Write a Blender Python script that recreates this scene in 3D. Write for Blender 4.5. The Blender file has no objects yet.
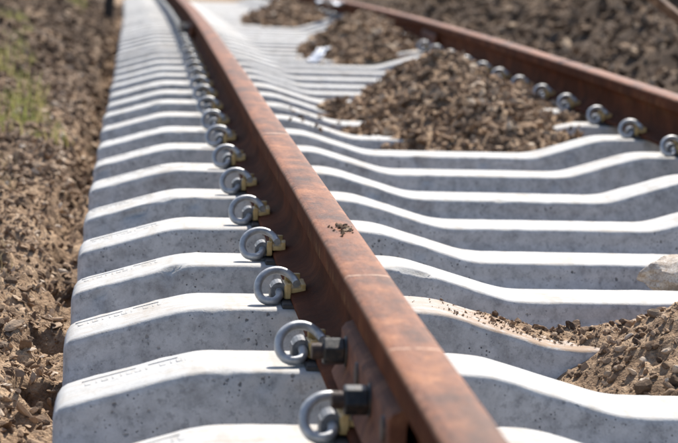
import bpy, bmesh, math, random
import numpy as np
from mathutils import Matrix, Vector

random.seed(7)
RNG = np.random.default_rng(11)
scene = bpy.context.scene
COL = scene.collection

# ------------------------------------------------------------------ camera
FPX, CH, CX = 2229.7052, 0.7546, -0.4019
PITCH, YAW, ROLL = 0.1394, 0.1019, -0.031
r0 = Vector((math.cos(YAW), -math.sin(YAW), 0)); f0 = Vector((math.sin(YAW), math.cos(YAW), 0)); zz = Vector((0, 0, 1))
FW = math.cos(PITCH) * f0 - math.sin(PITCH) * zz
U0 = math.sin(PITCH) * f0 + math.cos(PITCH) * zz
RT = math.cos(ROLL) * r0 - math.sin(ROLL) * U0
UP = math.sin(ROLL) * r0 + math.cos(ROLL) * U0
cam_d = bpy.data.cameras.new('camera'); cam = bpy.data.objects.new('camera', cam_d); COL.objects.link(cam)
cam.matrix_world = Matrix(((RT.x, UP.x, -FW.x, CX), (RT.y, UP.y, -FW.y, 0), (RT.z, UP.z, -FW.z, CH), (0, 0, 0, 1)))
cam_d.sensor_width = 36; cam_d.lens = 36 * FPX / 678
cam_d.clip_start = 0.05; cam_d.clip_end = 3000
cam_d.dof.use_dof = True; cam_d.dof.focus_distance = 4.5; cam_d.dof.aperture_fstop = 6.3; cam_d.dof.aperture_blades = 9
scene.camera = cam

# ------------------------------------------------------------------ light
SUN = Vector((0.36, 0.74, 1.0)).normalized()
elev = math.asin(SUN.z); az = math.atan2(SUN.x, SUN.y)
world = bpy.data.worlds.new('World'); scene.world = world; world.use_nodes = True
nt = world.node_tree; nt.nodes.clear()
sky = nt.nodes.new('ShaderNodeTexSky'); sky.sky_type = 'NISHITA'; sky.sun_disc = False
sky.sun_elevation = elev; sky.sun_rotation = az
bg = nt.nodes.new('ShaderNodeBackground'); bg.inputs['Strength'].default_value = 0.115
wo = nt.nodes.new('ShaderNodeOutputWorld')
nt.links.new(sky.outputs[0], bg.inputs['Color']); nt.links.new(bg.outputs[0], wo.inputs['Surface'])
sl = bpy.data.lights.new('sun', 'SUN'); sl.energy = 4.8; sl.angle = math.radians(0.53); sl.color = (1, 0.95, 0.87)
sun = bpy.data.objects.new('sun', sl); COL.objects.link(sun)
sun.rotation_euler = (-SUN).to_track_quat('-Z', 'Y').to_euler(); sun.location = (3, 5, 12)
vs = scene.view_settings
vs.view_transform = 'Standard'; vs.look = 'None'; vs.gamma = 1; vs.use_curve_mapping = False
vs.exposure = 0.70
scene.render.engine = 'CYCLES'
scene.cycles.max_bounces = 5; scene.cycles.diffuse_bounces = 3; scene.cycles.glossy_bounces = 2
scene.render.resolution_x = 1024; scene.render.resolution_y = 669

# ------------------------------------------------------------------ helpers
def tx(Y):   # sideways drift of the track line
    Y = np.asarray(Y, float)
    return np.where(Y < 8, .000674 * Y * Y, .0431 + .0108 * (Y - 8) - .0003 * np.clip(Y - 12, 0, 30) ** 2)
def tz(Y):   # gentle fall of the track line
    Y = np.asarray(Y, float)
    return np.where(Y < 20, -.000621 * Y * Y, -.2484 - .0248 * (np.minimum(Y, 45) - 20))
def hd(Y): return -math.atan(float(tx(Y + .05) - tx(Y - .05)) / .1)

def tag(o, label=None, cat=None, group=None, kind=None):
    if label: o['label'] = label
    if cat: o['category'] = cat
    if group: o['group'] = group
    if kind: o['kind'] = kind
    return o
def link(name, data, parent=None):
    o = bpy.data.objects.new(name, data); COL.objects.link(o)
    if parent: o.parent = parent
    return o
def empty(name, loc, rz=0):
    o = link(name, None); o.location = loc; o.rotation_euler = (0, 0, rz); o.empty_display_size = .05
    return o
def mesh(name, V, F, mat=None, smooth=False):
    me = bpy.data.meshes.new(name); me.from_pydata([tuple(v) for v in V], [], [tuple(f) for f in F])
    if mat: me.materials.append(mat)
    if smooth: me.polygons.foreach_set('use_smooth', [True] * len(me.polygons))
    me.update(); return me
def np_mesh(name, V, T, mat, smooth=False, attrs=None):
    """V (n,3), T (m,3) triangles"""
    me = bpy.data.meshes.new(name)
    me.vertices.add(len(V)); me.vertices.foreach_set('co', np.ascontiguousarray(V, np.float32).ravel())
    k = T.shape[1]
    me.loops.add(T.size); me.loops.foreach_set('vertex_index', np.ascontiguousarray(T, np.int32).ravel())
    me.polygons.add(len(T)); me.polygons.foreach_set('loop_start', np.arange(0, T.size, k, dtype=np.int32))
    me.polygons.foreach_set('loop_total', np.full(len(T), k, np.int32))
    me.polygons.foreach_set('use_smooth', np.full(len(T), smooth))
    for n, a in (attrs or {}).items():
        at = me.attributes.new(n, 'FLOAT', 'POINT'); at.data.foreach_set('value', np.ascontiguousarray(a, np.float32))
    me.materials.append(mat); me.update(); me.validate(); return me

def hash2(ix, iy, s):
    n = (ix.astype(np.int64) * 374761393 + iy.astype(np.int64) * 668265263 + s * 1442695041) & 0x7fffffff
    n = ((n ^ (n >> 13)) * 1274126177) & 0x7fffffff
    n = (n ^ (n >> 16)) & 0x7fffffff
    return (n % 100003) / 100003.0
def vnoise(x, y, s=0):
    xi = np.floor(x); yi = np.floor(y); fx = x - xi; fy = y - yi
    u = fx * fx * (3 - 2 * fx); v = fy * fy * (3 - 2 * fy)
    a = hash2(xi, yi, s); b = hash2(xi + 1, yi, s); c = hash2(xi, yi + 1, s); d = hash2(xi + 1, yi + 1, s)
    return (a * (1 - u) + b * u) * (1 - v) + (c * (1 - u) + d * u) * v
def fbm(x, y, o=4, s=0):
    r = 0; a = .5; 
    for i in range(o):
        r = r + a * (vnoise(x, y, s + i * 17) - .5); x = x * 2.03 + 3.1; y = y * 2.03 + 1.7; a *= .5
    return r
def sst(a, b, x):
    t = np.clip((x - a) / (b - a), 0, 1); return t * t * (3 - 2 * t)

def sweep(path, rad, n=10, cap=True):
    P = [Vector(p) for p in path]; V = []; F = []
    t0 = (P[1] - P[0]).normalized(); up = Vector((0, 0, 1)) if abs(t0.z) < .9 else Vector((1, 0, 0))
    a = t0.cross(up).normalized()
    for i, p in enumerate(P):
        t = (P[min(i + 1, len(P) - 1)] - P[max(i - 1, 0)]).normalized()
        a = (a - t * a.dot(t)).normalized(); b = t.cross(a)
        r = rad[i] if hasattr(rad, '__len__') else rad
        for k in range(n):
            w = 2 * math.pi * k / n; V.append(p + a * (r * math.cos(w)) + b * (r * math.sin(w)))
    for i in range(len(P) - 1):
        for k in range(n):
            k2 = (k + 1) % n; F.append((i * n + k, i * n + k2, (i + 1) * n + k2, (i + 1) * n + k))
    if cap:
        F.append(tuple(range(n - 1, -1, -1))); F.append(tuple(range((len(P) - 1) * n, len(P) * n)))
    return V, F
def catmull(pts, m=5):
    P = [Vector(p) for p in pts]; P = [2 * P[0] - P[1]] + P + [2 * P[-1] - P[-2]]; out = []
    for i in range(1, len(P) - 2):
        for k in range(m):
            t = k / m; a, b, c, d = P[i - 1], P[i], P[i + 1], P[i + 2]
            out.append(.5 * ((2 * b) + (c - a) * t + (2 * a - 5 * b + 4 * c - d) * t * t + (3 * b - a - 3 * c + d) * t ** 3))
    out.append(P[-2]); return out
def bm_box(bm, lo, hi):
    c = [(lo[i] + hi[i]) / 2 for i in range(3)]; s = [hi[i] - lo[i] for i in range(3)]
    g = bmesh.ops.create_cube(bm, size=1, matrix=Matrix.Translation(c) @ Matrix.Diagonal((*s, 1)))
    return g['verts']
def bm_cyl(bm, p0, p1, r, n=16, r2=None):
    p0 = Vector(p0); p1 = Vector(p1); d = p1 - p0
    M = Matrix.Translation((p0 + p1) / 2) @ d.to_track_quat('Z', 'Y').to_matrix().to_4x4()
    return bmesh.ops.create_cone(bm, cap_ends=True, segments=n, radius1=r, radius2=r if r2 is None else r2, depth=d.length, matrix=M)['verts']
def bm_done(name, bm, mat, bevel=0, seg=2, smooth=False):
    if bevel:
        bmesh.ops.bevel(bm, geom=[e for e in bm.edges if e.calc_face_angle(0) > .5], offset=bevel, segments=seg, affect='EDGES', profile=.6)
    me = bpy.data.meshes.new(name); bm.to_mesh(me); bm.free(); me.materials.append(mat)
    if smooth: me.polygons.foreach_set('use_smooth', [True] * len(me.polygons))
    me.update(); return me

# ------------------------------------------------------------------ materials
class N:
    def __init__(s, name):
        s.m = bpy.data.materials.new(name); s.m.use_nodes = True; s.t = s.m.node_tree
        s.b = s.t.nodes['Principled BSDF']
    def n(s, typ, **kw):
        x = s.t.nodes.new('ShaderNode' + typ)
        for k, v in kw.items():
            if k.startswith('i_'): x.inputs[k[2:].replace('_', ' ')].default_value = v
            else: setattr(x, k, v)
        return x
    def l(s, a, b): s.t.links.new(a, b)
    def noise(s, vec, scale, detail=4, rough=.6):
        x = s.n('TexNoise'); x.inputs['Scale'].default_value = scale; x.inputs['Detail'].default_value = detail
        x.inputs['Roughness'].default_value = rough
        if vec is not None: s.l(vec, x.inputs['Vector'])
        return x.outputs['Fac']
    def ramp(s, fac, stops):
        x = s.n('ValToRGB'); e = x.color_ramp.elements
        while len(e) < len(stops): e.new(.5)
        for el, (p, c) in zip(e, stops): el.position = p; el.color = (*c, 1) if len(c) == 3 else c
        s.l(fac, x.inputs[0]); return x.outputs[0]
    def g(s, fac, lo, hi):  # greyscale range map, clamped
        x = s.n('MapRange'); x.inputs[1].default_value = lo; x.inputs[2].default_value = hi; s.l(fac, x.inputs[0]); return x.outputs[0]
    def math(s, op, a, b=None):
        x = s.n('Math', operation=op)
        for i, v in enumerate((a, b)):
            if v is None: continue
            if isinstance(v, (int, float)): x.inputs[i].default_value = v
            else: s.l(v, x.inputs[i])
        return x.outputs[0]
    def mix(s, fac, a, b, mode='MIX'):
        x = s.n('MixRGB', blend_type=mode)
        for i, v in enumerate((fac, a, b)):
            if isinstance(v, (int, float)): x.inputs[i].default_value = v
            elif isinstance(v, tuple): x.inputs[i].default_value = (*v, 1)
            else: s.l(v, x.inputs[i])
        return x.outputs[0]
    def bump(s, h, strength, dist, prev=None):
        x = s.n('Bump'); x.inputs['Strength'].default_value = strength; x.inputs['Distance'].default_value = dist
        s.l(h, x.inputs['Height'])
        if prev is not None: s.l(prev, x.inputs['Normal'])
        return x.outputs[0]
    def done(s, col, rough, nrm=None, metal=0, spec=.5):
        for k, v in (('Base Color', col), ('Roughness', rough), ('Metallic', metal)):
            if isinstance(v, (int, float)): s.b.inputs[k].default_value = v
            elif isinstance(v, tuple): s.b.inputs[k].default_value = (*v, 1)
            else: s.l(v, s.b.inputs[k])
        s.b.inputs['Specular IOR Level'].default_value = spec
        if nrm is not None: s.l(nrm, s.b.inputs['Normal'])
        return s.m
    def objvec(s):   # object coordinates shifted per object so that copies differ
        tc = s.n('TexCoord'); oi = s.n('ObjectInfo')
        v = s.n('VectorMath', operation='SCALE'); v.inputs['Scale'].default_value = 7.31; s.l(oi.outputs['Location'], v.inputs[0])
        a = s.n('VectorMath', operation='ADD'); s.l(tc.outputs['Object'], a.inputs[0]); s.l(v.outputs[0], a.inputs[1])
        return a.outputs[0], tc.outputs['Object'], oi.outputs['Random']
    def sep(s, v):
        x = s.n('SeparateXYZ'); s.l(v, x.inputs[0]); return x.outputs
    def vmul(s, v, k):
        x = s.n('VectorMath', operation='MULTIPLY'); s.l(v, x.inputs[0]); x.inputs[1].default_value = k; return x.outputs[0]
    def pos(s): return s.n('NewGeometry').outputs['Position']

def m_concrete(name, dusty=0.0):
    n = N(name); v, ov, rnd = n.objvec()
    big = n.noise(v, 3.2, 3); mid = n.noise(v, 26, 5, .68); fine = n.noise(v, 240, 2, .7)
    col = n.ramp(big, [(.3, (.40, .402, .40)), (.7, (.50, .50, .492))])
    col = n.mix(n.g(mid, .46, .68), col, (.60, .60, .59))
    col = n.mix(n.math('MULTIPLY', n.g(mid, .48, .34), .5), col, (.25, .245, .24))
    col = n.mix(n.math('MULTIPLY', n.g(fine, .55, .75), .35), col, (.27, .27, .275))
    m2 = n.noise(v, 75, 3, .7)
    col = n.mix(n.math('MULTIPLY', n.g(m2, .52, .68), .5), col, (.53, .53, .525)); col = n.mix(n.math('MULTIPLY', n.g(m2, .46, .34), .45), col, (.19, .19, .195))
    # air holes
    hs = []
    for sc, th, gate in ((48, .20, .52), (115, .22, .45)):
        vo = n.n('TexVoronoi'); vo.inputs['Scale'].default_value = sc; n.l(v, vo.inputs['Vector'])
        wob = n.math('ADD', vo.outputs['Distance'], n.math('MULTIPLY', n.math('SUBTRACT', fine, .5), .42))
        sz = n.sep(vo.outputs['Color'])
        gt = n.math('GREATER_THAN', sz[0], gate)
        hs.append(n.math('MULTIPLY', n.g(wob, th, th * .55), gt))
    hole = n.math('MAXIMUM', hs[0], hs[1])
    # holes cluster in patches and sit on the cast faces, far less on the trowelled top
    nz = n.sep(n.n('NewGeometry').outputs['Normal'])[2]
    topm = n.g(nz, .45, .8)
    hole = n.math('MULTIPLY', hole, n.math('MULTIPLY', n.g(n.noise(v, 8, 2), .45, .60), n.math('SUBTRACT', 1.0, n.math('MULTIPLY', topm, .85))))
    col = n.mix(n.math('MULTIPLY', hole, .82), col, (.045, .045, .047))
    # paler, dusty top
    col = n.mix(n.math('MULTIPLY', topm, .7), col, (.49, .48, .46))
    st = n.noise(n.vmul(v, (1.2, 14, 3)), 5, 4, .7)
    col = n.mix(n.math('MULTIPLY', n.math('MULTIPLY', n.g(st, .50, .68), topm), .45), col, (.38, .31, .235))
    # brown smears in odd spots, rust washed off the rail seats
    sm = n.noise(v, 5.5, 3, .5)
    col = n.mix(n.math('MULTIPLY', n.g(sm, .64, .76), .5), col, (.20, .15, .11))
    ox = n.sep(ov)[0]
    seat = n.math('MAXIMUM', n.g(n.math('ABSOLUTE', ox), .24, .10), n.g(n.math('ABSOLUTE', n.math('SUBTRACT', ox, 1.507)), .24, .10))
    col = n.mix(n.math('MULTIPLY', n.math('MULTIPLY', seat, n.g(mid, .46, .66)), .22), col, (.34, .22, .14))
    scf = n.noise(n.vmul(v, (22, 5, 5)), 1.5, 3, .6)
    col = n.mix(n.math('MULTIPLY', n.math('MULTIPLY', n.g(scf, .52, .66), topm), .42), col, (.36, .32, .265))
    dst = n.noise(n.vmul(v, (1, 2, 2)), 11, 5, .75)
    col = n.mix(n.math('MULTIPLY', n.math('MULTIPLY', n.g(dst, .50, .62), topm), n.math('MULTIPLY', rnd, .38)), col, (.36, .265, .18))
    if dusty:
        x = n.sep(ov)[0]
        dm = n.math('MULTIPLY', n.g(x, .10, .32), n.g(n.noise(n.vmul(v, (1, 3, 2)), 14, 5, .75), .36, .50))
        col = n.mix(n.math('MULTIPLY', n.math('MULTIPLY', dm, topm), dusty), col, (.33, .22, .14))
    h = n.math('ADD', n.math('MULTIPLY', mid, .5), n.math('MULTIPLY', fine, .25))
    h = n.math('SUBTRACT', h, n.math('MULTIPLY', hole, 1.2))
    nb = n.bump(h, .6, .004)
    return n.done(col, .88, nb, spec=.25)

def m_rail():
    n = N('rusty_rail_steel')
    z = n.n('Attribute', attribute_name='pz').outputs['Fac']; yy = n.n('Attribute', attribute_name='py').outputs['Fac']; xx = n.n('Attribute', attribute_name='px').outputs['Fac']
    c = n.n('CombineXYZ'); n.l(xx, c.inputs[0]); n.l(yy, c.inputs[1]); n.l(z, c.inputs[2]); v = c.outputs[0]
    big = n.noise(v, 6, 4, .65); fine = n.noise(v, 150, 4, .7); streak = n.noise(n.vmul(v, (14, 8, 14)), 1, 7, .78)
    lon = n.noise(n.vmul(v, (60, 1.6, 60)), 1, 3)
    side = n.ramp(big, [(.3, (.042, .014, .007)), (.55, (.085, .027, .012)), (.75, (.16, .052, .022))])
    side = n.mix(n.math('MULTIPLY', n.g(fine, .45, .75), .4), side, (.18, .062, .028))
    # pale run-down streaks below the head
    drip = n.noise(n.vmul(v, (1, 120, 5)), 1, 3, .5)
    patch = n.math('ADD', n.math('MULTIPLY', n.g(n.noise(n.vmul(v, (1, 1.1, 1)), 1.7, 2), .52, .62), .6), n.math('MULTIPLY', n.g(yy, 3.3, 3.5), n.g(yy, 4.6, 4.0)))
    dm = n.math('MULTIPLY', n.math('MULTIPLY', n.g(drip, .58, .68), patch), n.math('MULTIPLY', n.g(z, .075, .10), n.g(z, .150, .135)))
    side = n.mix(n.math('MULTIPLY', dm, .75), side, (.40, .24, .11))
    top = n.ramp(streak, [(.30, (.034, .014, .008)), (.42, (.092, .030, .011)), (.53, (.180, .058, .019)), (.67, (.34, .130, .047)), (.80, (.44, .23, .12))])
    top = n.mix(n.math('MULTIPLY', n.g(lon, .5, .7), .3), top, (.29, .105, .048))
    top = n.mix(n.math('MULTIPLY', n.g(fine, .55, .8), .4), top, (.13, .06, .04))
    bp = n.noise(n.vmul(v, (3, 1.1, 3)), 2.4, 5, .65)
    top = n.mix(n.math('MULTIPLY', n.g(bp, .52, .66), .7), top, (.060, .029, .018)); top = n.mix(n.math('MULTIPLY', n.g(bp, .46, .34), .5), top, (.26, .088, .028))
    # pale ring marks left across the head
    ln = n.noise(n.vmul(v, (5, 2.2, 5)), 1.0, 0)
    for k, w in ((3.53, .006), (5.9, .011), (2.92, .005)):
        d = n.math('ABSOLUTE', n.math('SUBTRACT', n.math('ADD', yy, n.math('MULTIPLY', n.noise(n.vmul(v, (22, .3, 22)), 1, 1), .02)), k))
        top = n.mix(n.math('MULTIPLY', n.g(d, w, w * .4), n.g(n.noise(v, 60, 3), .35, .55)), top, (.50, .33, .22))
    tm = n.g(z, .1575, .1635)
    col = n.mix(tm, side, top)
    # lit sheen along the head edges, painted in as a paler colour
    em = n.math('MULTIPLY', n.g(n.math('ABSOLUTE', xx), .029, .036), n.g(z, .1585, .165))
    col = n.mix(n.math('MULTIPLY', n.math('MULTIPLY', em, n.g(n.noise(v, 30, 4), .35, .65)), .6), col, (.45, .24, .15))
    rg = n.g(fine, .2, .9)
    rough = n.math('SUBTRACT', n.math('ADD', n.math('MULTIPLY', rg, .2), .75), n.math('MULTIPLY', tm, .28))
    nb = n.bump(fine, .7, .002); nb = n.bump(n.noise(v, 45, 5, .7), .5, .004, nb)
    m_ = n.done(col, rough, nb, spec=.09)
    n.l(n.math('ADD', n.math('MULTIPLY', tm, .14), .06), n.b.inputs['Specular IOR Level'])
    return m_

def m_rust(name, a, b, c, rough=.65, metal=.1, scale=40):
    n = N(name); v, ov, rnd = n.objvec(); f = n.noise(v, scale, 5, .7); g2 = n.noise(v, scale * 4, 3)
    col = n.ramp(f, [(.3, a), (.52, b), (.72, c)])
    return n.done(col, n.math('ADD', n.math('MULTIPLY', g2, .3), rough - .15), n.bump(g2, .4, .0012), metal=metal)

def m_plain(name, c1, c2, rough=.5, metal=0, scale=60, bump=.2, spec=.5):
    n = N(name); v, ov, rnd = n.objvec(); f = n.noise(v, scale, 4, .65)
    return n.done(n.ramp(f, [(.35, c1), (.68, c2)]), n.math('ADD', n.math('MULTIPLY', f, .25), rough - .12), n.bump(n.noise(v, scale * 3, 3), bump, .001), metal=metal, spec=spec)

def m_soil():
    n = N('dry_soil'); p = n.pos(); xyz = n.sep(p)
    a = n.noise(p, 1.6, 3, .6); b = n.noise(p, 16, 4, .7); c = n.noise(p, 110, 3, .75)
    dry = n.ramp(b, [(.28, (.085, .053, .034)), (.48, (.28, .185, .115)), (.68, (.52, .37, .24))])
    dark_shade_soil = n.ramp(b, [(.3, (.042, .028, .020)), (.7, (.13, .088, .060))])     # dark earth patches; also paints the relief shade of the far banks
    far = n.math('MAXIMUM', n.g(xyz[0], 1.7, 2.0), n.math('MULTIPLY', n.g(xyz[1], 9.0, 12.5), n.g(xyz[0], -.4, -.55)))  # right bank and far left, where shade is put into the soil colour
    col = n.mix(n.math('MAXIMUM', n.g(a, .50, .72), n.math('MULTIPLY', far, n.g(a, .28, .45))), dry, dark_shade_soil)
    col = n.mix(n.math('MULTIPLY', n.g(c, .5, .72), .45), col, (.38, .28, .19))
    col = n.mix(n.math('MULTIPLY', n.g(c, .46, .3), .5), col, (.05, .036, .026))
    nb = n.bump(n.math('ADD', b, n.math('MULTIPLY', c, .6)), .9, .02)
    return n.done(col, .95, nb, spec=.15)

def m_chips(name, stops, bump=.6):
    n = N(name); r = n.n('Attribute', attribute_name='rnd').outputs['Fac']; p = n.pos()
    f = n.noise(p, 120, 4, .7); col = n.ramp(r, stops)
    col = n.mix(n.math('MULTIPLY', n.g(f, .5, .75), .45), col, (.40, .30, .21))
    col = n.mix(n.math('MULTIPLY', n.g(f, .45, .25), .6), col, (.07, .05, .037))
    nb = n.bump(f, bump, .004); nb = n.bump(n.noise(p, 500, 2), .4, .0015, nb)
    return n.done(col, .93, nb, spec=.15)

def m_stone(name, a, b, c):
    n = N(name); v, ov, rnd = n.objvec(); f = n.noise(v, 55, 5, .7); g2 = n.noise(v, 14, 3)
    col = n.ramp(f, [(.28, a), (.5, b), (.72, c)])
    col = n.mix(n.math('MULTIPLY', n.g(g2, .4, .65), .5), col, a)
    return n.done(col, .93, n.bump(f, .7, .005), spec=.15)

def m_grass(name, a, b):
    n = N(name); r = n.n('Attribute', attribute_name='rnd').outputs['Fac']
    n.b.inputs['Subsurface Weight'].default_value = 0
    col = n.ramp(r, [(.0, a), (.65, b), (1, (.34, .27, .12))])
    m = n.done(col, .6, spec=.3)
    tr = n.n('BsdfTranslucent'); n.l(col, tr.inputs['Color']); mx = n.n('MixShader'); mx.inputs[0].default_value = .4
    out = n.t.nodes['Material Output']; n.l(n.b.outputs[0], mx.inputs[1]); n.l(tr.outputs[0], mx.inputs[2]); n.l(mx.outputs[0], out.inputs['Surface'])
    return m

M = dict(
    conc=m_concrete('sleeper_concrete'), conc_d=m_concrete('dusty_sleeper_concrete', .85),
    rail=m_rail(),
    clip=m_plain('spring_steel', (.33, .335, .34), (.52, .52, .52), .45, .35, 60, .35),
    insul=m_plain('tan_nylon', (.46, .29, .10), (.66, .46, .20), .5, 0, 50, .2),
    cast=m_plain('cast_iron', (.10, .10, .105), (.24, .24, .25), .55, .35, 90, .4),
    pad=m_plain('black_rubber', (.012, .012, .013), (.03, .03, .031), .6),
    plate=m_rust('rusty_plate_steel', (.06, .022, .012), (.14, .050, .024), (.26, .11, .055), .9, 0, 26),
    nut=m_rust('black_nut_steel', (.010, .010, .011), (.022, .021, .021), (.085, .055, .038), .45, .2, 70),
    bolt=m_rust('bolt_steel', (.03, .018, .014), (.06, .036, .027), (.12, .07, .05), .6, .1, 90),
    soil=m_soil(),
    chips=m_chips('shale_chips', [(0, (.085, .057, .040)), (.3, (.19, .125, .080)), (.6, (.34, .235, .155)), (.85, (.48, .355, .245)), (1, (.60, .49, .38))]),
    chipsd=m_chips('dark_clods', [(0, (.05, .032, .021)), (.40, (.125, .080, .050)), (.72, (.24, .16, .102)), (1, (.42, .31, .21))]),  # dark tones also carry the painted shade of the far banks
    pilechips=m_chips('heap_chips', [(0, (.06, .038, .025)), (.30, (.18, .114, .070)), (.60, (.33, .22, .138)), (.88, (.47, .335, .22)), (1, (.58, .46, .34))]),
    clod=m_stone('clod_earth', (.075, .052, .038), (.165, .112, .076), (.30, .21, .14)),
    paleclod=m_stone('pale_stone', (.22, .16, .115), (.36, .27, .19), (.50, .40, .30)),
    lump=m_stone('crusted_concrete', (.26, .17, .10), (.58, .52, .45), (.74, .71, .66)),
    grass=m_grass('green_grass', (.16, .20, .045), (.44, .43, .15)),
    dry=m_grass('dry_grass', (.30, .23, .12), (.42, .33, .18)),
    white=m_plain('white_plastic', (.62, .64, .68), (.74, .75, .78), .5, 0, 12, .3),
    dark=m_plain('tarred_wood', (.012, .010, .009), (.035, .028, .022), .8, 0, 30, .6),
    stake=m_rust('rusty_angle_steel', (.08, .042, .025), (.17, .095, .055), (.30, .19, .12), .75, 0, 30),
)

ORD = ['first', 'second', 'third', 'fourth', 'fifth', 'sixth', 'seventh', 'eighth', 'ninth', 'tenth', 'eleventh', 'twelfth', 'thirteenth',
       'fourteenth', 'fifteenth', 'sixteenth', 'seventeenth', 'eighteenth', 'nineteenth', 'twentieth']
TENS = {2: 'twenty', 3: 'thirty', 4: 'forty', 5: 'fifty'}
def ordinal(k):
    if k <= 20: return ORD[k - 1]
    if k % 10 == 0: return {30: 'thirtieth', 40: 'fortieth', 50: 'fiftieth'}[k]
    return TENS[k // 10] + '-' + ORD[k % 10 - 1]

# ------------------------------------------------------------------ ground
def ground_h(X, Y):
    """height relative to the rail seats; X measured from the left rail"""
    left = -.135 + .10 * np.clip(-.55 - X, 0, 3) + .16 * sst(7, 15, Y) * sst(-.62, -1.5, X) + .10 * sst(-1.6, -3.2, X)
    mid = -.175 + 0 * X
    right = -.15 + .30 * np.clip(X - 2.12, 0, 2.2) + .12 * np.clip(X - 4.3, 0, 6)
    wl = sst(-.46, -.56, X); wr = sst(2.0, 2.15, X)
    h = mid * (1 - wl) * (1 - wr) + left * wl + right * wr
    lum = (.18 * fbm(X * 1.3, Y * 1.3, 3, 5) + .10 * fbm(X * 3.1, Y * 3.1, 3, 6)) * (1.2 * sst(-.62, -1.2, X) * sst(6, 11, Y) + 2.2 * sst(2.1, 2.8, X))
    rough = .075 * fbm(X * 5, Y * 5, 4, 9) * (.6 * wl + 1.6 * wr + .3) + .045 * fbm(X * 22, Y * 22, 3, 21)
    nearl = wl * sst(9, 7, Y)
    rough = rough + nearl * (.05 * np.abs(fbm(X * 13, Y * 9, 3, 41)) * 2 + .030 * np.abs(fbm(X * 34, Y * 26, 3, 43)) * 2 - .02)
    far = sst(12, 40, np.abs(X)) * .8
    # hollows beside the sleeper ends, shaped deeper so a larger shadow falls there
    ph = np.abs(((Y - 3.13) / .602 + .72 + .15 * fbm(X * 9, Y * 3, 2, 77)) % 1 - .5)
    pit = -(.05 + .09 * sst(6, 10, Y)) * np.exp(-((X + .555) / .06) ** 2) - .13 * sst(.27, .15, ph) * sst(.055, .030, np.abs(X + .545 + .03 * fbm(X * 0, Y * 11, 2, 78)))
    return h + lum + rough + pit * sst(30, 14, Y) + far

def grid_axis(segs):
    out = [segs[0][0]]
    for a, b, st in segs:
        k = max(1, int(round((b - a) / st))); out += list(a + (b - a) * (np.arange(1, k + 1) / k))
    return np.array(out)
ax = grid_axis([(-400, -60, 85), (-60, -12, 8), (-12, -3, .9), (-3, -1.3, .06), (-1.3, -.48, .009), (-.48, 1.95, .3), (1.95, 5.2, .06), (5.2, 12, .4), (12, 60, 8), (60, 400, 85)])
ay = grid_axis([(-300, -20, 70), (-20, 1.5, 2.1), (1.5, 2.8, .1), (2.8, 7.5, .009), (7.5, 14, .04), (14, 30, .08), (30, 60, 1.0), (60, 400, 42)])
GX, GY = np.meshgrid(ax, ay)
GZ = ground_h(GX, GY) + tz(np.clip(GY, 0, 60))
V = np.stack([GX + tx(np.clip(GY, 0, 34)), GY, GZ], -1).reshape(-1, 3)
nx, ny = len(ax), len(ay)
ii = (np.arange(ny - 1)[:, None] * nx + np.arange(nx - 1)[None, :]).ravel()
T = np.stack([ii, ii + 1, ii + nx + 1, ii + nx], 1)
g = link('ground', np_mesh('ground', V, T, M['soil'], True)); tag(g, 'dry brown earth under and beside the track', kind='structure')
def ground_z(X, Y): return ground_h(X, Y) + tz(Y)

# ------------------------------------------------------------------ chips (loose stones)
from mathutils import noise as mnoise
def proto(seed, flat, fine=False):
    """angular flake: a jittered ball shaved by random planes"""
    r = np.random.default_rng(seed + 100); bm = bmesh.new()
    bmesh.ops.create_icosphere(bm, subdivisions=2 if fine else 1, radius=.72)
    v = np.array([x.co[:] for x in bm.verts]); bm.verts.index_update()
    t = np.array([[q.index for q in f.verts] for f in bm.faces]); bm.free()
    v = v * (1 + r.uniform(-.12, .12, (len(v), 1)) * (1 if fine else 1.8))
    v *= np.array([r.uniform(.95, 1.4), r.uniform(.6, .95), flat * r.uniform(.75, 1.3)])
    for _ in range(6):
        c = r.normal(size=3); c[2] *= 1.3; c /= np.linalg.norm(c); l = r.uniform(.25, .5) * (abs(v @ c)).max() + .05
        d = v @ c; v = v - np.outer(np.clip(d - l, 0, None) * .9, c)
    v += r.uniform(-.05, .05, v.shape)
    return v * .8, t
FL = [.35, .4, .55, .5, .7, .45, .6, .35, .8, .5, .45, .6, .4, .7, .5, .6]
PROTO = [proto(q, f) for q, f in enumerate(FL)]
PROTO_L = [(v * np.array([1.25, .85, .55]), t) for v, t in (proto(q + 70, f, True) for q, f in enumerate(FL))]
PROTO_F = [proto(q + 40, f * 1.1, True) for q, f in enumerate(FL)]
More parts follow.
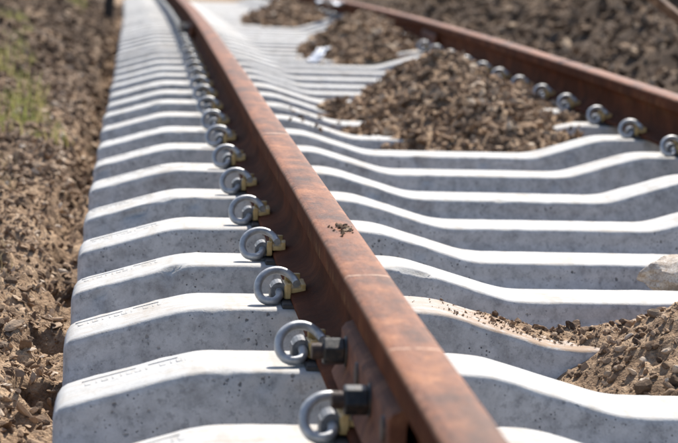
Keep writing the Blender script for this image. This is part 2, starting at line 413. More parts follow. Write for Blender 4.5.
def chip_mesh(name, P, S, mat, tilt=.5, fine=False):
    PR = PROTO_L if fine == 2 else PROTO_F if fine else PROTO
    n = len(P); which = RNG.integers(0, len(PR), n)
    Vs, Ts, Rs = [], [], []; off = 0
    rz = RNG.uniform(0, 2 * np.pi, n); rx = RNG.normal(0, tilt, n); ry = RNG.normal(0, tilt, n); rnd = np.clip(RNG.normal(.46, .28, n), 0, 1)
    cz, sz, cx_, sx_, cy_, sy_ = np.cos(rz), np.sin(rz), np.cos(rx), np.sin(rx), np.cos(ry), np.sin(ry)
    Rm = np.empty((n, 3, 3))
    Rm[:, 0, 0] = cz * cy_; Rm[:, 0, 1] = cz * sy_ * sx_ - sz * cx_; Rm[:, 0, 2] = cz * sy_ * cx_ + sz * sx_
    Rm[:, 1, 0] = sz * cy_; Rm[:, 1, 1] = sz * sy_ * sx_ + cz * cx_; Rm[:, 1, 2] = sz * sy_ * cx_ - cz * sx_
    Rm[:, 2, 0] = -sy_; Rm[:, 2, 1] = cy_ * sx_; Rm[:, 2, 2] = cy_ * cx_
    for k, (pv, pt) in enumerate(PR):
        ix = np.nonzero(which == k)[0]
        if not len(ix): continue
        v = np.einsum('nij,vj->nvi', Rm[ix], pv) * S[ix, None, None] + P[ix, None, :]
        t = pt[None] + (np.arange(len(ix)) * len(pv))[:, None, None] + off
        Vs.append(v.reshape(-1, 3)); Ts.append(t.reshape(-1, 3)); Rs.append(np.repeat(rnd[ix], len(pv))); off += len(ix) * len(pv)
    return np_mesh(name, np.concatenate(Vs), np.concatenate(Ts), mat, False, {'rnd': np.concatenate(Rs)})
def sizes(n, lo, hi, p=2.2): return lo + (hi - lo) * RNG.random(n) ** p

def ground_chips(name, label, x0, x1, y0, y1, n, lo, hi, mat, keep=None, p=2.2, fine=False):
    X = RNG.uniform(x0, x1, n); Y = RNG.uniform(y0, y1, n)
    if keep is not None:
        k = keep(X, Y) > RNG.random(n); X, Y = X[k], Y[k]
    S = sizes(len(X), lo, hi, p); Z = ground_z(X, Y) + S * .14
    o = link(name, chip_mesh(name, np.stack([X + tx(Y), Y, Z], 1), S, mat, .55, fine)); tag(o, label, 'gravel', kind='stuff'); return o
ground_chips('gravel', 'loose tan shale chips along the near sleeper ends', -1.0, -.525, 2.9, 7.6, 15000, .004, .034, M['chips'], lambda X, Y: -.15 + 1.3 * vnoise(X * 9, Y * 6, 3), 3.6, 2)
ground_chips('gravel', 'small rounded crumbs of earth beside the sleeper ends', -1.0, -.525, 2.9, 7.6, 12000, .003, .022, M['chips'], lambda X, Y: .2 + .9 * vnoise(X * 6, Y * 4, 8), 3.4, True)
ground_chips('gravel', 'loose brown chips on the left bank farther off', -1.7, -.53, 7.4, 12.5, 15000, .012, .06, M['chips'], lambda X, Y: .3 + .9 * vnoise(X * 3, Y * 2, 4))
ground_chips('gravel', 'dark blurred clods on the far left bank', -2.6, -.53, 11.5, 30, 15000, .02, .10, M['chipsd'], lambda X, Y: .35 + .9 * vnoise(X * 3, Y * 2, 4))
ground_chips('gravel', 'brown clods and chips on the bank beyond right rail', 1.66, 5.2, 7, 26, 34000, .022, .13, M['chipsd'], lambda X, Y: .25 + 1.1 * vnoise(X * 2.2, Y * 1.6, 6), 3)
ground_chips('gravel', 'loose chips on the ground between the sleepers', -.5, 2.0, 2.0, 12, 6000, .01, .04, M['chips'])

# ------------------------------------------------------------------ sleepers
SY = [3.134, 3.699, 4.288, 4.83, 5.41, 6.011, 6.661, 7.297, 7.914, 8.538, 9.166, 9.736, 10.333, 10.918, 11.458, 12.064, 12.702, 13.307]
while SY[-1] < 31: SY.append(SY[-1] + .602 + random.uniform(-.02, .02))
GA = 1.507
kx = [-.505, -.29, -.25, .19, .235, .44, .48, 1.027, 1.067, 1.272, 1.317, 1.757, 1.797, 2.012]
kz = [-.064, -.003, .003, .003, -.003, -.064, -.069, -.069, -.064, -.003, .003, .003, -.003, -.064]
def top_profile(x):
    q = np.zeros_like(x)
    for d in np.linspace(-.022, .022, 9): q += np.interp(x + d, kx, kz)
    return q / 9
def sleeper_mesh(seed):
    xs = np.concatenate([[-.505, -.501, -.494, -.485], np.arange(-.472, 1.98, .012), [1.992, 2.001, 2.008, 2.012]])
    inset = np.concatenate([[.024, .012, .004, .001], np.zeros(len(xs) - 8), [.001, .004, .012, .024]])
    z = top_profile(np.clip(xs, -.48, 1.987)) + np.where(xs < -.48, (xs + .48) * .28, 0) + np.where(xs > 1.987, (1.987 - xs) * .28, 0)
    sec = [(-.142, -.21), (-.128, -.14), (-.108, -.06), (-.1005, -.03), (-.0972, -.015), (-.0945, -.0062), (-.090, -.0018), (-.082, -.0003), (-.045, 0), (0, .0006),
           (.045, 0), (.082, -.0003), (.090, -.0018), (.0945, -.0062), (.0972, -.015), (.1005, -.03), (.108, -.06), (.128, -.14), (.142, -.21)]
    m = len(sec); V = np.zeros((len(xs), m, 3))
    for j, (y, dz) in enumerate(sec):
        V[:, j, 0] = xs; V[:, j, 1] = y - np.sign(y) * inset * (abs(y) > .06)
        V[:, j, 2] = np.where(dz < -.1, dz, z + dz - inset * .9)
        e = 1.0 if abs(y) > .085 and dz > -.02 else .3
        nn = fbm(xs * 30 + seed * 9, np.full_like(xs, j * .7 + seed), 3, seed) * .006 * e
        chip = -np.clip(fbm(xs * 14 + seed * 5, np.full_like(xs, y * 60), 2, seed + 50) - .16, 0, 1) * .10 * (e > .5)
        V[:, j, 2] += nn * .6 + chip; V[:, j, 1] -= np.sign(y) * (-nn * .5 - chip * .8)
    n = len(xs); F = []
    ii = (np.arange(n - 1)[:, None] * m + np.arange(m - 1)[None, :]).ravel()
    F = [tuple(q) for q in np.stack([ii, ii + m, ii + m + 1, ii + 1], 1)]
    F += [tuple(range(m)), tuple(reversed(range((n - 1) * m, n * m)))]
    F += [(0, m - 1, (n - 1) * m + m - 1, (n - 1) * m)]
    return V.reshape(-1, 3), F
SLV = [sleeper_mesh(s) for s in (1, 2, 3, 4, 5, 6, 7)]
SL = [mesh('sleeper_body', v, f, M['conc'], True) for v, f in SLV]
SLD = mesh('sleeper_body', *SLV[1], M['conc_d'], True)

bm = bmesh.new()      # cast-in shoulder with the eye that takes the clip
bm_box(bm, (-.118, -.03, -.01), (-.072, .03, .006))
bm_box(bm, (-.108, -.012, .004), (-.076, .026, .030))
SHO = bm_done('shoulder', bm, M['cast'], .004, 2)
bm = bmesh.new(); bm.from_mesh(SHO); bm_cyl(bm, (-.091, -.017, .024), (-.091, .03, .024), .0155, 16)
bpy.data.meshes.remove(SHO); SHO = bm_done('shoulder', bm, M['cast'])
bm = bmesh.new(); bm_box(bm, (-.088, -.085, -.004), (.088, .085, .0085)); PAD = bm_done('rail_pad', bm, M['pad'], .002, 1)

# shallow raised casting marks on the sloping end (too worn to read): short strokes in two lines
def mark_mesh():
    bm = bmesh.new(); rr = random.Random(5)
    a = math.atan(.061 / .215)
    def stroke(u0, v0, u1, v1, w=.0028):
        p0 = Vector((u0, v0)); p1 = Vector((u1, v1)); d = (p1 - p0).normalized(); nn = Vector((-d.y, d.x)) * w / 2
        vs = []
        for z in (-.003, .0011):
            for q in (p0 - nn, p1 - nn, p1 + nn, p0 + nn):
                x = q.x; vs.append(bm.verts.new((x, q.y, float(np.interp(x, kx, kz)) + z)))
        for f in ((4, 5, 6, 7), (0, 1, 5, 4), (1, 2, 6, 5), (2, 3, 7, 6), (3, 0, 4, 7)): bm.faces.new([vs[k] for k in f])
    x = -.445
    for gl in 'LIUIILUI LIUL':
        w = .0085; y0, y1 = .022, .046
        if gl == 'L': stroke(x, y0, x, y1); stroke(x, y0, x + w, y0)
        if gl == 'I': stroke(x + w / 2, y0, x + w / 2, y1)
        if gl == 'U': stroke(x, y0, x, y1); stroke(x, y0, x + w, y0); stroke(x + w, y0, x + w, y1)
        x += w + .0055
    stroke(-.452, .057, -.36, .057, .0018); stroke(-.34, .057, -.29, .056, .0016)
    return bm_done('cast_marking', bm, M['conc'])
MARK = mark_mesh()

# spring clip: leg through the eye, elbow, hoop rising over to the toe on the rail foot
pth = catmull([(-.091, .040, .024), (-.091, .012, .024), (-.091, -.018, .0225), (-.092, -.036, .0172), (-.101, -.047, .0112), (-.114, -.048, .0100), (-.126, -.044, .0135), (-.1335, -.036, .0250),
               (-.1330, -.028, .0400), (-.1250, -.020, .0530), (-.1110, -.014, .0615), (-.0940, -.010, .0635), (-.0775, -.010, .0590), (-.0655, -.015, .0505), (-.0600, -.024, .0440), (-.0585, -.032, .0415)], 4)
rad = [.0078] * len(pth)
V, F = sweep(pth, rad, 12); CLIP = mesh('spring_rod', V, F, M['clip'], True)
CLIP.polygons[-1].use_smooth = False; CLIP.polygons[-2].use_smooth = False
bm = bmesh.new()
bm_box(bm, (-.0815, -.030, .0095), (-.0705, .030, .036)); bm_box(bm, (-.0735, -.034, .0225), (-.040, .024, .0325)); bm_box(bm, (-.0765, .0215, .026), (-.046, .031, .050)); bm_box(bm, (-.0495, -.034, .030), (-.040, .020, .041)); bm_box(bm, (-.0800, -.038, .012), (-.0690, -.0300, .042))
INS = bm_done('insulator', bm, M['insul'], .0022, 2)

def make_sleeper(Y, k, body, marks=True):
    r = empty('concrete_sleeper', (float(tx(Y)) + random.uniform(-.006, .006) * (k > 9), Y, float(tz(Y)) - .001), hd(Y) + random.uniform(-.004, .004))
    r.rotation_euler.x = random.uniform(-.012, .012) * (k > 1); r.rotation_euler.y = random.uniform(-.0025, .0025)
    link('body', body, r)
    for gx in (0, GA):
        p = link('rail_pad', PAD, r); p.location = (gx, 0, .003)
        for fl in (0, math.pi):
            s = link('shoulder', SHO, r); s.location = (gx, 0, .003); s.rotation_euler = (0, 0, fl)
    if marks:
        mk = link('cast_marking', MARK, r); dx = random.uniform(-.035, 0); mk.location = (dx, random.uniform(-.012, .004), dx * .284)
    return r
def make_clip(Y, gx, flip, label, group):
    c, s = math.cos(hd(Y)), math.sin(hd(Y))
    r = empty('rail_clip', (float(tx(Y)) + gx * c, Y + gx * s, float(tz(Y)) + .002), hd(Y) + (math.pi if flip else 0) + random.uniform(-.09, .09))
    r.rotation_euler.x = random.uniform(-.05, .05); r.location.y += random.uniform(-.008, .008)
    link('spring_rod', CLIP, r); link('insulator', INS, r)
    tag(r, label, 'rail clip', group); return r

EXTRA = {0: 'bottom edge sleeper barely entering the photo under the lower black nut',
         1: 'nearest fully seen concrete sleeper, its clip touching the upper black nut',
         2: 'concrete sleeper with brown dirt spilled over its middle, third from bottom'}
clip_visible = 30
for i, Y in enumerate([SY[0] - .6] + SY):
    k = i - 1
    s = make_sleeper(Y, k, SLD if k == 2 else SL[k % 7], k < 22)
    if k < 0: lb = 'concrete sleeper just below the bottom edge of the photo'
    elif k in EXTRA: lb = EXTRA[k]
    elif k < 12: lb = 'pale concrete sleeper crossing under both rails, %s from the bottom' % ordinal(k + 1)
    elif k < 30: lb = 'blurred pale concrete sleeper farther up the track, %s from the bottom' % ordinal(k + 1)
    else: lb = 'far out of focus concrete sleeper near the top edge, indistinct among its row'
    tag(s, lb, 'sleeper', 'concrete sleepers of the track')
    o = ordinal(max(k, 0) + 1)
    if k < 0: la, lb2 = 'spring clip on left rail just below the bottom edge of the photo', None
    elif k == 0: la = 'grey spring clip cut by bottom edge below the lower black nut'
    elif k == 1: la = 'grey spring clip beside the upper black nut on the left rail'
    elif k < clip_visible: la = 'grey spring clip with tan insulator on left rail, %s from the bottom' % o
    else: la = 'tiny blurred spring clip at far end of the left rail row'
    make_clip(Y, 0, False, la, 'spring clips along the left rail')
    if k < 7: lr = 'spring clip on right rail past the right edge, at the %s sleeper' % (o if k >= 0 else 'nearest')
    elif k < clip_visible: lr = 'grey spring clip on inner side of right rail, %s from right edge' % ordinal(k - 6)
    else: lr = 'tiny blurred spring clip at far end of the right rail row'
    make_clip(Y, GA, False, lr, 'spring clips along the right rail')

# ------------------------------------------------------------------ rails
half = [(.068, .0), (.070, .002), (.070, .010), (.067, .0125), (.040, .0190), (.022, .0270), (.0125, .0380), (.0085, .0520), (.008, .075), (.0085, .100), (.0125, .111), (.024, .1180),
        (.036, .1220), (.0385, .1240), (.0395, .130), (.0393, .1560), (.0385, .1622), (.0362, .1663), (.0315, .1684), (.020, .1694), (.009, .1698)]
sec = [(x, z) for x, z in half] + [(-x, z) for x, z in reversed(half)]
def make_rail(gx, y0, y1, label, seed):
    st = np.arange(y0, y1 + .001, .06); m = len(sec); V = []; PX = []; PY = []; PZ = []
    for Y in st:
        c, s = math.cos(hd(Y)), math.sin(hd(Y)); ox, oz = float(tx(Y)), float(tz(Y))
        wob = .0008 * math.sin(Y * 1.7 + seed)
        for x, z in sec:
            V.append((ox + (gx + x + wob) * c, Y + (gx + x) * s * 0, oz + z + .0100)); PX.append(x); PY.append(Y + seed * 13.7 if seed else Y); PZ.append(z)
    n = len(st); F = []
    for a in range(n - 1):
        for j in range(m):
            j2 = (j + 1) % m; F.append((a * m + j, a * m + j2, (a + 1) * m + j2, (a + 1) * m + j))
    F += [tuple(reversed(range(m))), tuple(range((n - 1) * m, n * m))]
    me = mesh('rail', V, F, M['rail'], True)
    for nme, a in (('px', PX), ('py', PY), ('pz', PZ)):
        at = me.attributes.new(nme, 'FLOAT', 'POINT'); at.data.foreach_set('value', np.array(a, np.float32))
    o = link('rail', me); tag(o, label, 'rail', 'rusty rails of the track'); return o
make_rail(0, 1.2, 31, 'rusty brown steel rail running from bottom centre to upper left', 0)
make_rail(GA, 1.2, 31, 'rusty brown steel rail at upper right, dark side facing camera', 1)

# fishplates with alternating nuts and bolt heads
psec = [(-.0300, .1120), (-.0440, .1060), (-.0500, .0990), (-.0500, .0560), (-.0560, .0460), (-.0640, .0290), (-.0600, .0170), (-.0460, .0205), (-.0330, .0300), (-.0270, .0450), (-.0255, .0900), (-.0225, .1060)]
def make_fishplate(gx, ya, yb, side, label, nuts, heads, group):
    ym = (ya + yb) / 2; zc = .078
    r = empty('fishplate', (float(tx(ym)) + gx, ym, float(tz(ym)) + .0105), hd(ym))
    m = len(psec); V = []; F = []
    for Y in (ya - ym, ya - ym + .004, yb - ym - .004, yb - ym):
        ins = .0025 if abs(Y) > (yb - ym - .002) else 0
        for x, z in psec:
            V.append(((x + (ins if x < -.045 else 0)) * side, Y, z))
    for a in range(3):
        for j in range(m):
            j2 = (j + 1) % m; q = (a * m + j, a * m + j2, (a + 1) * m + j2, (a + 1) * m + j); F.append(q if side > 0 else q[::-1])
    F += [tuple(reversed(range(m))), tuple(range(3 * m, 4 * m))]
    me = mesh('plate', V, F, M['plate']); bm = bmesh.new(); bm.from_mesh(me); bmesh.ops.recalc_face_normals(bm, faces=bm.faces[:]); bm.to_mesh(me); bm.free()
    link('plate', me, r)
    for q, Y in enumerate(nuts):
        b = bmesh.new(); ang = .15 + .5 * q
        bm_cyl(b, (-.0485 * side, 0, 0), (-.0540 * side, 0, 0), .0235, 24)
        vs = bm_cyl(b, (-.0535 * side, 0, 0), (-.0870 * side, 0, 0), .0220, 6)
        bmesh.ops.rotate(b, verts=vs, cent=(0, 0, 0), matrix=Matrix.Rotation(ang, 3, 'X'))
        nut = link('nut', bm_done('nut', b, M['nut'], .0036, 3), r); nut.location = (0, Y - ym, zc)
        b = bmesh.new(); bm_cyl(b, (-.030 * side, 0, 0), (-.104 * side, 0, 0), .0118, 18)
        for t in range(8): bm_cyl(b, (-(.0905 + t * .0016) * side, 0, 0), (-(.0913 + t * .0016) * side, 0, 0), .0128, 18)
        link('bolt', bm_done('bolt', b, M['bolt']), nut)
    for Y in heads:
        b = bmesh.new(); bm_cyl(b, (-.0485 * side, 0, 0), (-.0545 * side, 0, 0), .0195, 24, .017)
        hdp = link('bolt_head', bm_done('bolt_head', b, M['bolt'], .0015, 2), r); hdp.location = (0, Y - ym, zc)
    tag(r, label, 'fishplate', group); return r
make_fishplate(0, 2.79, 3.43, 1, 'brown steel fishplate with black nuts bolted to near left rail', [3.34, 3.0], [3.17, 2.83], 'fishplates on the rails')
make_fishplate(0, 14.15, 14.79, 1, 'blurred dark fishplate far along the left rail', [14.7, 14.36], [14.53, 14.19], 'fishplates on the rails')
make_fishplate(GA, 13.75, 14.39, 1, 'blurred fishplate on the right rail behind the second dirt pile', [], [14.3, 13.96, 14.13, 13.79], 'fishplates on the rails')

# ------------------------------------------------------------------ dirt piles
def smear(X, Y):   # thin drift of soil lying along the back of the dirty sleeper
    e = sst(.20, .52, X) * sst(4.235, 4.30, Y + .03 * fbm(X * 20, Y * 9, 3, 88) + .05 * sst(.45, .6, X)) * sst(4.41, 4.37, Y)
    return np.where(np.abs(Y - 4.290) < .092, top_profile(X) - .012 + .020 * e + .022 * fbm(X * 26, Y * 26, 3, 90) * sst(.15, .4, X), -9.0)
def make_pile(label, cones, box, chips, lo, hi, mat, step, base=-.2, group='dirt piles between the rails', rough=.05, p=2.0, spread=None, fine=False, film=None):
    """cones: (x, y, z_top, slope_x, slope_y, round)"""
    def h(X, Y):
        r = np.full_like(X, -9.0)
        for (a, b, zt, sx, sy, rd) in cones:
            d = np.sqrt(((X - a) * sx) ** 2 + ((Y - b) * sy) ** 2 + rd * rd) - rd
            r = np.logaddexp(r * 60, (zt - d) * 60) / 60
        if film is not None: r = np.maximum(r, film(X, Y))
        return r + rough * fbm(X * 7, Y * 7, 4, 31) * (1 if film is None else sst(.45, .75, X) * .8 + .2) + rough * .45 * fbm(X * 28, Y * 28, 5, 37) * (1 if film is None else sst(.45, .75, X) * .6 + .4)
    x0, x1, y0, y1 = box; a = np.arange(x0, x1, step); b = np.arange(y0, y1, step)
    X, Y = np.meshgrid(a, b); Z = np.maximum(h(X, Y), base)
    cx0, cy0 = (x0 + x1) / 2, (y0 + y1) / 2
    O = np.array([float(tx(cy0)) + cx0, cy0, float(tz(cy0)) - .2])
    r = empty('dirt_pile', O); n = len(a); mm = len(b)
    ii = (np.arange(mm - 1)[:, None] * n + np.arange(n - 1)[None, :]).ravel()
    T = np.stack([ii, ii + 1, ii + n + 1, ii + n], 1)
    T = T[(Z.ravel()[T] > base + .004).any(1)]
    P = np.stack([X + tx(Y), Y, Z + tz(Y)], -1).reshape(-1, 3) - O
    used = np.unique(T); mp = np.full(len(P), -1); mp[used] = np.arange(len(used))
    link('mound', np_mesh('mound', P[used], mp[T], M['soil'], True), r)
    px = RNG.uniform(x0, x1, chips * 3); py = RNG.uniform(y0, y1, chips * 3); pz = h(px, py)
    floor_ = np.where(np.min(np.abs(py[:, None] - np.array(SY)[None]), 1) < .12, top_profile(px), -.17)
    k = np.nonzero(pz > floor_ - .004)[0][:chips]
    S = sizes(len(k), lo, hi, p)
    ch = link('rubble', chip_mesh('rubble', np.stack([px[k] + tx(py[k]), py[k], pz[k] + tz(py[k]) + S * .12], 1) - O, S, mat, .6, fine), r); tag(ch, kind='stuff')
    if spread:   # crumbs strewn over the neighbouring sleeper
        ex, ey, es, cnt = spread
        qx = RNG.normal(ex[0], ex[1], cnt); qy = RNG.uniform(ey[0], ey[1], cnt); S2 = sizes(cnt, es[0], es[1], 3)
        qz = np.maximum(top_profile(qx), h(qx, qy)) + S2 * .15
        c2 = link('crumbs', chip_mesh('crumbs', np.stack([qx + tx(qy), qy, qz + tz(qy)], 1) - O, S2, mat, .5, fine), r); tag(c2, kind='stuff')
    tag(r, label, 'dirt pile', group); return r, h
pileN, hN = make_pile('sharp mound of brown earth and clods at the lower right edge', [(.93, 4.12, .14, .65, .75, .05), (.72, 4.0, -.075, .55, .55, .03), (.76, 4.33, -.025, .50, .55, .03)],
    (.22, 1.5, 3.72, 4.62), 7000, .003, .026, M['chips'], .006, rough=.09, p=6.5, spread=((.45, .13), (4.22, 4.38), (.0015, .008), 450), fine=True, film=smear)
pile1, h1 = make_pile('large heap of brown stone chips between the rails', [(.97, 9.75, .185, .85, .26, .06), (1.02, 9.0, .110, .62, .26, .05), (1.30, 8.80, -.005, .36, .22, .05), (1.27, 9.75, .030, .42, .17, .05), (1.27, 10.6, .008, .42, .17, .05), (.64, 9.60, -.040, .38, .26, .04), (.85, 8.65, -.02, .45, .30, .04), (.54, 8.70, -.074, .30, .3, .03)],
    (.25, 1.47, 8.05, 11.6), 8500, .012, .066, M['pilechips'], .025, rough=.13, p=2.6, spread=((.8, .35), (8.2, 9.3), (.008, .03), 160))
pile2, h2 = make_pile('blurred brown dirt heap behind the largest heap', [(1.14, 14.9, .17, .80, .22, .08), (1.05, 14.3, .03, .60, .2, .06), (1.30, 14.4, .02, .35, .2, .06)],
    (.3, 1.62, 13.65, 16.6), 3600, .02, .095, M['pilechips'], .04, rough=.13, p=2.6)
pile3, h3 = make_pile('small far dirt heap at the top edge between the rails', [(1.08, 21.3, .13, .62, .2, .08)], (.2, 1.62, 19.8, 23), 2000, .03, .11, M['pilechips'], .06, rough=.13)

# ------------------------------------------------------------------ single stones and clods
def rock_mesh(name, seed, mat, flat=.75, sub=2, amp=.25):
    r = random.Random(seed); bm = bmesh.new(); bmesh.ops.create_icosphere(bm, subdivisions=sub, radius=.5)
    off = Vector((r.uniform(0, 50), r.uniform(0, 50), r.uniform(0, 50)))
    from mathutils import noise as mn
    cuts = [Vector((r.gauss(0, 1), r.gauss(0, 1), r.gauss(0, 1))).normalized() for _ in range(7)]; lim = [r.uniform(.28, .45) for _ in cuts]
    for v in bm.verts:
        v.co *= 1 + amp * mn.noise(v.co * 2.2 + off) * 1.6
        for c, l in zip(cuts, lim):
            d = v.co.dot(c)
            if d > l: v.co -= c * (d - l) * .85
        v.co += Vector((mn.noise(v.co * 7 + off), mn.noise(v.co * 7 + off * 2), mn.noise(v.co * 7 - off))) * .04
        v.co.z *= flat
    zmin = min(v.co.z for v in bm.verts)
    for v in bm.verts: v.co.z -= zmin * .8
    return bm_done(name, bm, mat)
ROCKS = [rock_mesh('clod', s, M['clod'], random.uniform(.6, .9)) for s in range(6)]
PALE = [rock_mesh('stone', s + 20, M['paleclod'], random.uniform(.45, .8)) for s in range(5)]
def put(name, me, X, Y, z, s, label, cat, group=None):
    o = link(name, me); o.location = (X + float(tx(Y)), Y, z + float(tz(Y))); o.rotation_euler = (random.uniform(-.3, .3), random.uniform(-.3, .3), random.uniform(0, 6.28))
    o.scale = (s, s * random.uniform(.8, 1.1), s * random.uniform(.85, 1.1)); tag(o, label, cat, group); return o
def H(h, X, Y): return float(h(np.array([X]), np.array([Y]))[0])
near = [(.50, 3.95, .034, 'dark brown clod at the left foot of the near right mound'), (.56, 3.92, .040, 'larger dark clod beside the leftmost clod of the near mound'),
        (.475, 3.90, .022, 'small pale clod on the sleeper edge left of the near mound'), (.64, 4.20, .034, 'pale rounded stone perched on the upper slope of the near mound'),
        (.60, 4.00, .026, 'flat clod in the middle of the near mound face'), (.66, 3.95, .034, 'dark angular clod low on the near mound face'),
        (.61, 3.90, .030, 'brown clod at the bottom of the near mound by white sleeper'), (.70, 4.02, .036, 'brown clod high on the near mound by the right edge')]
for q, (X, Y, s, lb) in enumerate(near):
    pale = 'pale' in lb
    put('stone' if pale else 'earth_clod', (PALE if pale else ROCKS)[q % 5], X, Y, max(H(hN, X, Y), -.17) - s * .2, s, lb, 'stone' if pale else 'clod', 'clods on the near mound')
for q in range(26):
    X = .45 + .36 * random.random(); Y = 3.86 + .5 * random.random(); s = random.uniform(.012, .024)
    z = max(H(hN, X, Y), float(top_profile(np.array([X]))[0]) if abs(Y - 4.288) < .12 else -.17)
    put('earth_clod', ROCKS[q % 6], X, Y, z - s * .2, s, 'small brown clod among many on the near mound', 'clod', 'small clods on the near mound')
for q in range(34):
    Y = 3.3 + 4 * random.random() ** 1.3; X = -.56 - random.random() * (.06 + .05 * (Y - 3)); s = random.uniform(.018, .042)
    put('stone', PALE[q % 5] if q % 3 else ROCKS[q % 6], X, Y, float(ground_h(np.array([X]), np.array([Y]))[0]) - s * .2, s, 'loose brown stone lying on the earth left of the sleeper ends', 'stone', 'loose stones left of the sleepers')
k = 34; cxs = .006 + RNG.normal(0, .013, k); cys = 4.03 + RNG.normal(0, .035, k); css = sizes(k, .003, .017, 2.5)
o = link('dirt_crumbs', chip_mesh('dirt_crumbs', np.stack([cxs, cys - 4.03, css * .2], 1), css, M['chipsd'], .4, True)); o.location = (float(tx(4.03)), 4.03, float(tz(4.03)) + .1795)
tag(o, 'scatter of dark dirt crumbs lying on the left rail head', 'dirt')

# crusted broken lump by the right edge
lm = rock_mesh('lump', 81, M['lump'], .5, 4, .28)
put('broken_lump', lm, .905, 5.03, -.095, .21, 'whitish broken lump crusted with brown earth at right edge', 'rubble')

# ------------------------------------------------------------------ grass
def tuft_mesh(name, n, hgt, spread, mat, seed, w=.004, bend=.6):
    r = random.Random(seed); V = []; F = []; A = []
    for _ in range(n):
        a = r.uniform(0, 6.28); d = spread * math.sqrt(r.random()); p = Vector((math.cos(a) * d, math.sin(a) * d, -.01)); L = hgt * r.uniform(.45, 1.1)
        da = r.uniform(0, 6.28); dirv = Vector((math.cos(da), math.sin(da), 0)); sd = Vector((-dirv.y, dirv.x, 0)); b = bend * r.uniform(.2, 1.3); c = r.random(); o = len(V)
        for k in range(5):
            t = k / 4; q = p + Vector((0, 0, L * t * (1 - .35 * b * t))) + dirv * (L * b * t * t * .8); ww = w * (1 - t * .9) * r.uniform(.8, 1.2)
            V += [q - sd * ww / 2, q + sd * ww / 2]; A += [c, c]
        for k in range(4): F.append((o + 2 * k, o + 2 * k + 1, o + 2 * k + 3, o + 2 * k + 2))
    me = mesh(name, V, F, mat); at = me.attributes.new('rnd', 'FLOAT', 'POINT'); at.data.foreach_set('value', np.array(A, np.float32)); return me
TUF = [tuft_mesh('grass_tuft', 30, .11, .09, M['grass'], s, .005) for s in range(4)]
DRY = [tuft_mesh('dry_grass_tuft', 26, .10, .05, M['dry'], s + 9, .0028, .9) for s in range(3)]
def put_tuft(name, me, X, Y, s, label, cat, group):
    o = link(name, me); o.location = (X + float(tx(Y)), Y, float(ground_z(np.array([X]), np.array([Y]))[0])); o.rotation_euler = (0, 0, random.uniform(0, 6.28)); o.scale = (s, s, s); tag(o, label, cat, group)
for q in range(56):
    Y = random.uniform(8.4, 15.5); X = -.66 - .070 * (Y - 8.4) - random.random() * .36
    put_tuft('grass_tuft', TUF[q % 4], X, Y, random.uniform(.6, 1.3), 'short green grass tuft on the brown bank at upper left', 'grass', 'green tufts on the left bank')
for q in range(44):
    Y = random.uniform(21, 31); X = -.85 - random.random() * (.3 + .08 * (Y - 15))
    put_tuft('grass_tuft', TUF[q % 4], X, Y, random.uniform(.8, 1.7), 'far blurred green grass tuft at the top left corner', 'grass', 'far green tufts at top left')
for q, (X, Y, s) in enumerate([(-.70, 5.45, .9), (-.72, 5.7, .8), (-.575, 3.62, .7), (-.69, 5.2, .7), (-.78, 6.9, 1.0), (-.82, 7.6, 1.0)]):
    put_tuft('dry_grass_tuft', DRY[q % 3], X, Y, s, ['dry straw stems at the left edge level with fourth sleeper', 'dry straw stems a little behind the left edge straw', 'curved dry stems at the lower left beside nearest sleeper end',
             'sparse dry straw on the earth nearest the left edge straw', 'dry straw among stones beside seventh sleeper end', 'dry straw among stones beside eighth sleeper end'][q], 'dry grass', 'dry straw on the left earth')

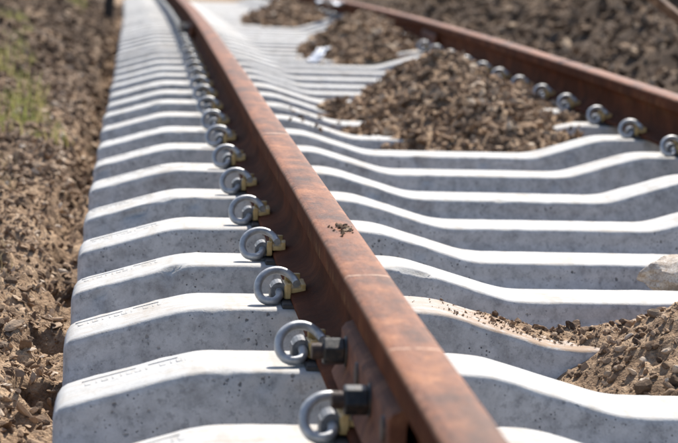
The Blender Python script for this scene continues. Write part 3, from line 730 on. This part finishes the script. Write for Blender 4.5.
# ------------------------------------------------------------------ small things in the distance
def crumpled(name, sx, sy, mat, seed, amp):
    n = 14; V = []; F = []
    for lay in (0, 1):
        for j in range(n):
            for i in range(n):
                u, v = i / (n - 1) - .5, j / (n - 1) - .5
                zq = amp * float(fbm(np.array([u * 5 + seed]), np.array([v * 5]), 3, seed)[0]) * 2 + amp * .35
                V.append((u * sx * (1 + .15 * math.sin(v * 9 + seed)), v * sy, zq - lay * .004))
    for j in range(n - 1):
        for i in range(n - 1):
            a = j * n + i; F.append((a, a + 1, a + n + 1, a + n)); b = n * n + a; F.append((b, b + n, b + n + 1, b + 1))
    for i in range(n - 1):
        for a, fl in ((i, 0), ((n - 1) * n + i, 1)):
            b = a + n * n; F.append((a, b, b + 1, a + 1) if not fl else (a, a + 1, b + 1, b))
        for a, fl in ((i * n, 1), (i * n + n - 1, 0)):
            b = a + n * n; F.append((a, b, b + n, a + n) if not fl else (a, a + n, b + n, b))
    return mesh(name, V, F, mat, True)
o = link('paper_scrap', crumpled('paper_scrap', .09, .16, M['white'], 3, .02)); o.location = (.72 + float(tx(13.5)), 13.5, float(tz(13.5)) - .02); o.rotation_euler = (.5, -.1, -.7)
tag(o, 'small white paper scrap lying against the second dirt heap', 'scrap')
o = link('plastic_sheet', crumpled('plastic_sheet', .30, .42, M['white'], 8, .05)); o.location = (1.43 + float(tx(20.0)), 20.0, float(tz(20.0)) + .14); o.rotation_euler = (.0, .12, .3)
tag(o, 'white crumpled sheet lying over the far right rail', 'sheet')
b = bmesh.new(); bm_cyl(b, (0, 0, -.1), (.01, 0, .34), .055, 12, .048); bm_cyl(b, (.01, 0, .34), (.011, 0, .36), .048, 12, .03)
o = link('wooden_post', bm_done('wooden_post', b, M['dark'])); o.location = (-.66 + float(tx(22.8)), 22.8, float(ground_z(np.array([-.66]), np.array([22.8]))[0])); o.rotation_euler = (0, .05, 0)
tag(o, 'short dark post standing beside the far sleeper ends', 'post')
# rusty square bar stuck slanting in the right bank
b = bmesh.new(); L = 1.35
bm_box(b, (-.021, -.021, -.12), (.021, .021, L)); bm_box(b, (-.030, -.030, L - .09), (.030, .030, L - .05))
o = link('steel_bar', bm_done('steel_bar', b, M['stake'], .004, 2))
p0 = Vector((2.62 + float(tx(10)), 10.0, -.02 + float(tz(10)))); p1 = Vector((1.70 + float(tx(10)), 10.0, .65 + float(tz(10))))
d = (p1 - p0).normalized(); up = (Vector((0, 0, 1)) - d * d.z).normalized(); ya = (up * math.cos(.5) + Vector((0, -1, 0)) * math.sin(.5)).normalized(); xa = ya.cross(d)
o.matrix_world = Matrix(((xa.x, ya.x, d.x, p0.x), (xa.y, ya.y, d.y, p0.y), (xa.z, ya.z, d.z, p0.z), (0, 0, 0, 1)))
tag(o, 'rusty steel bar slanting across the top right corner', 'steel bar')
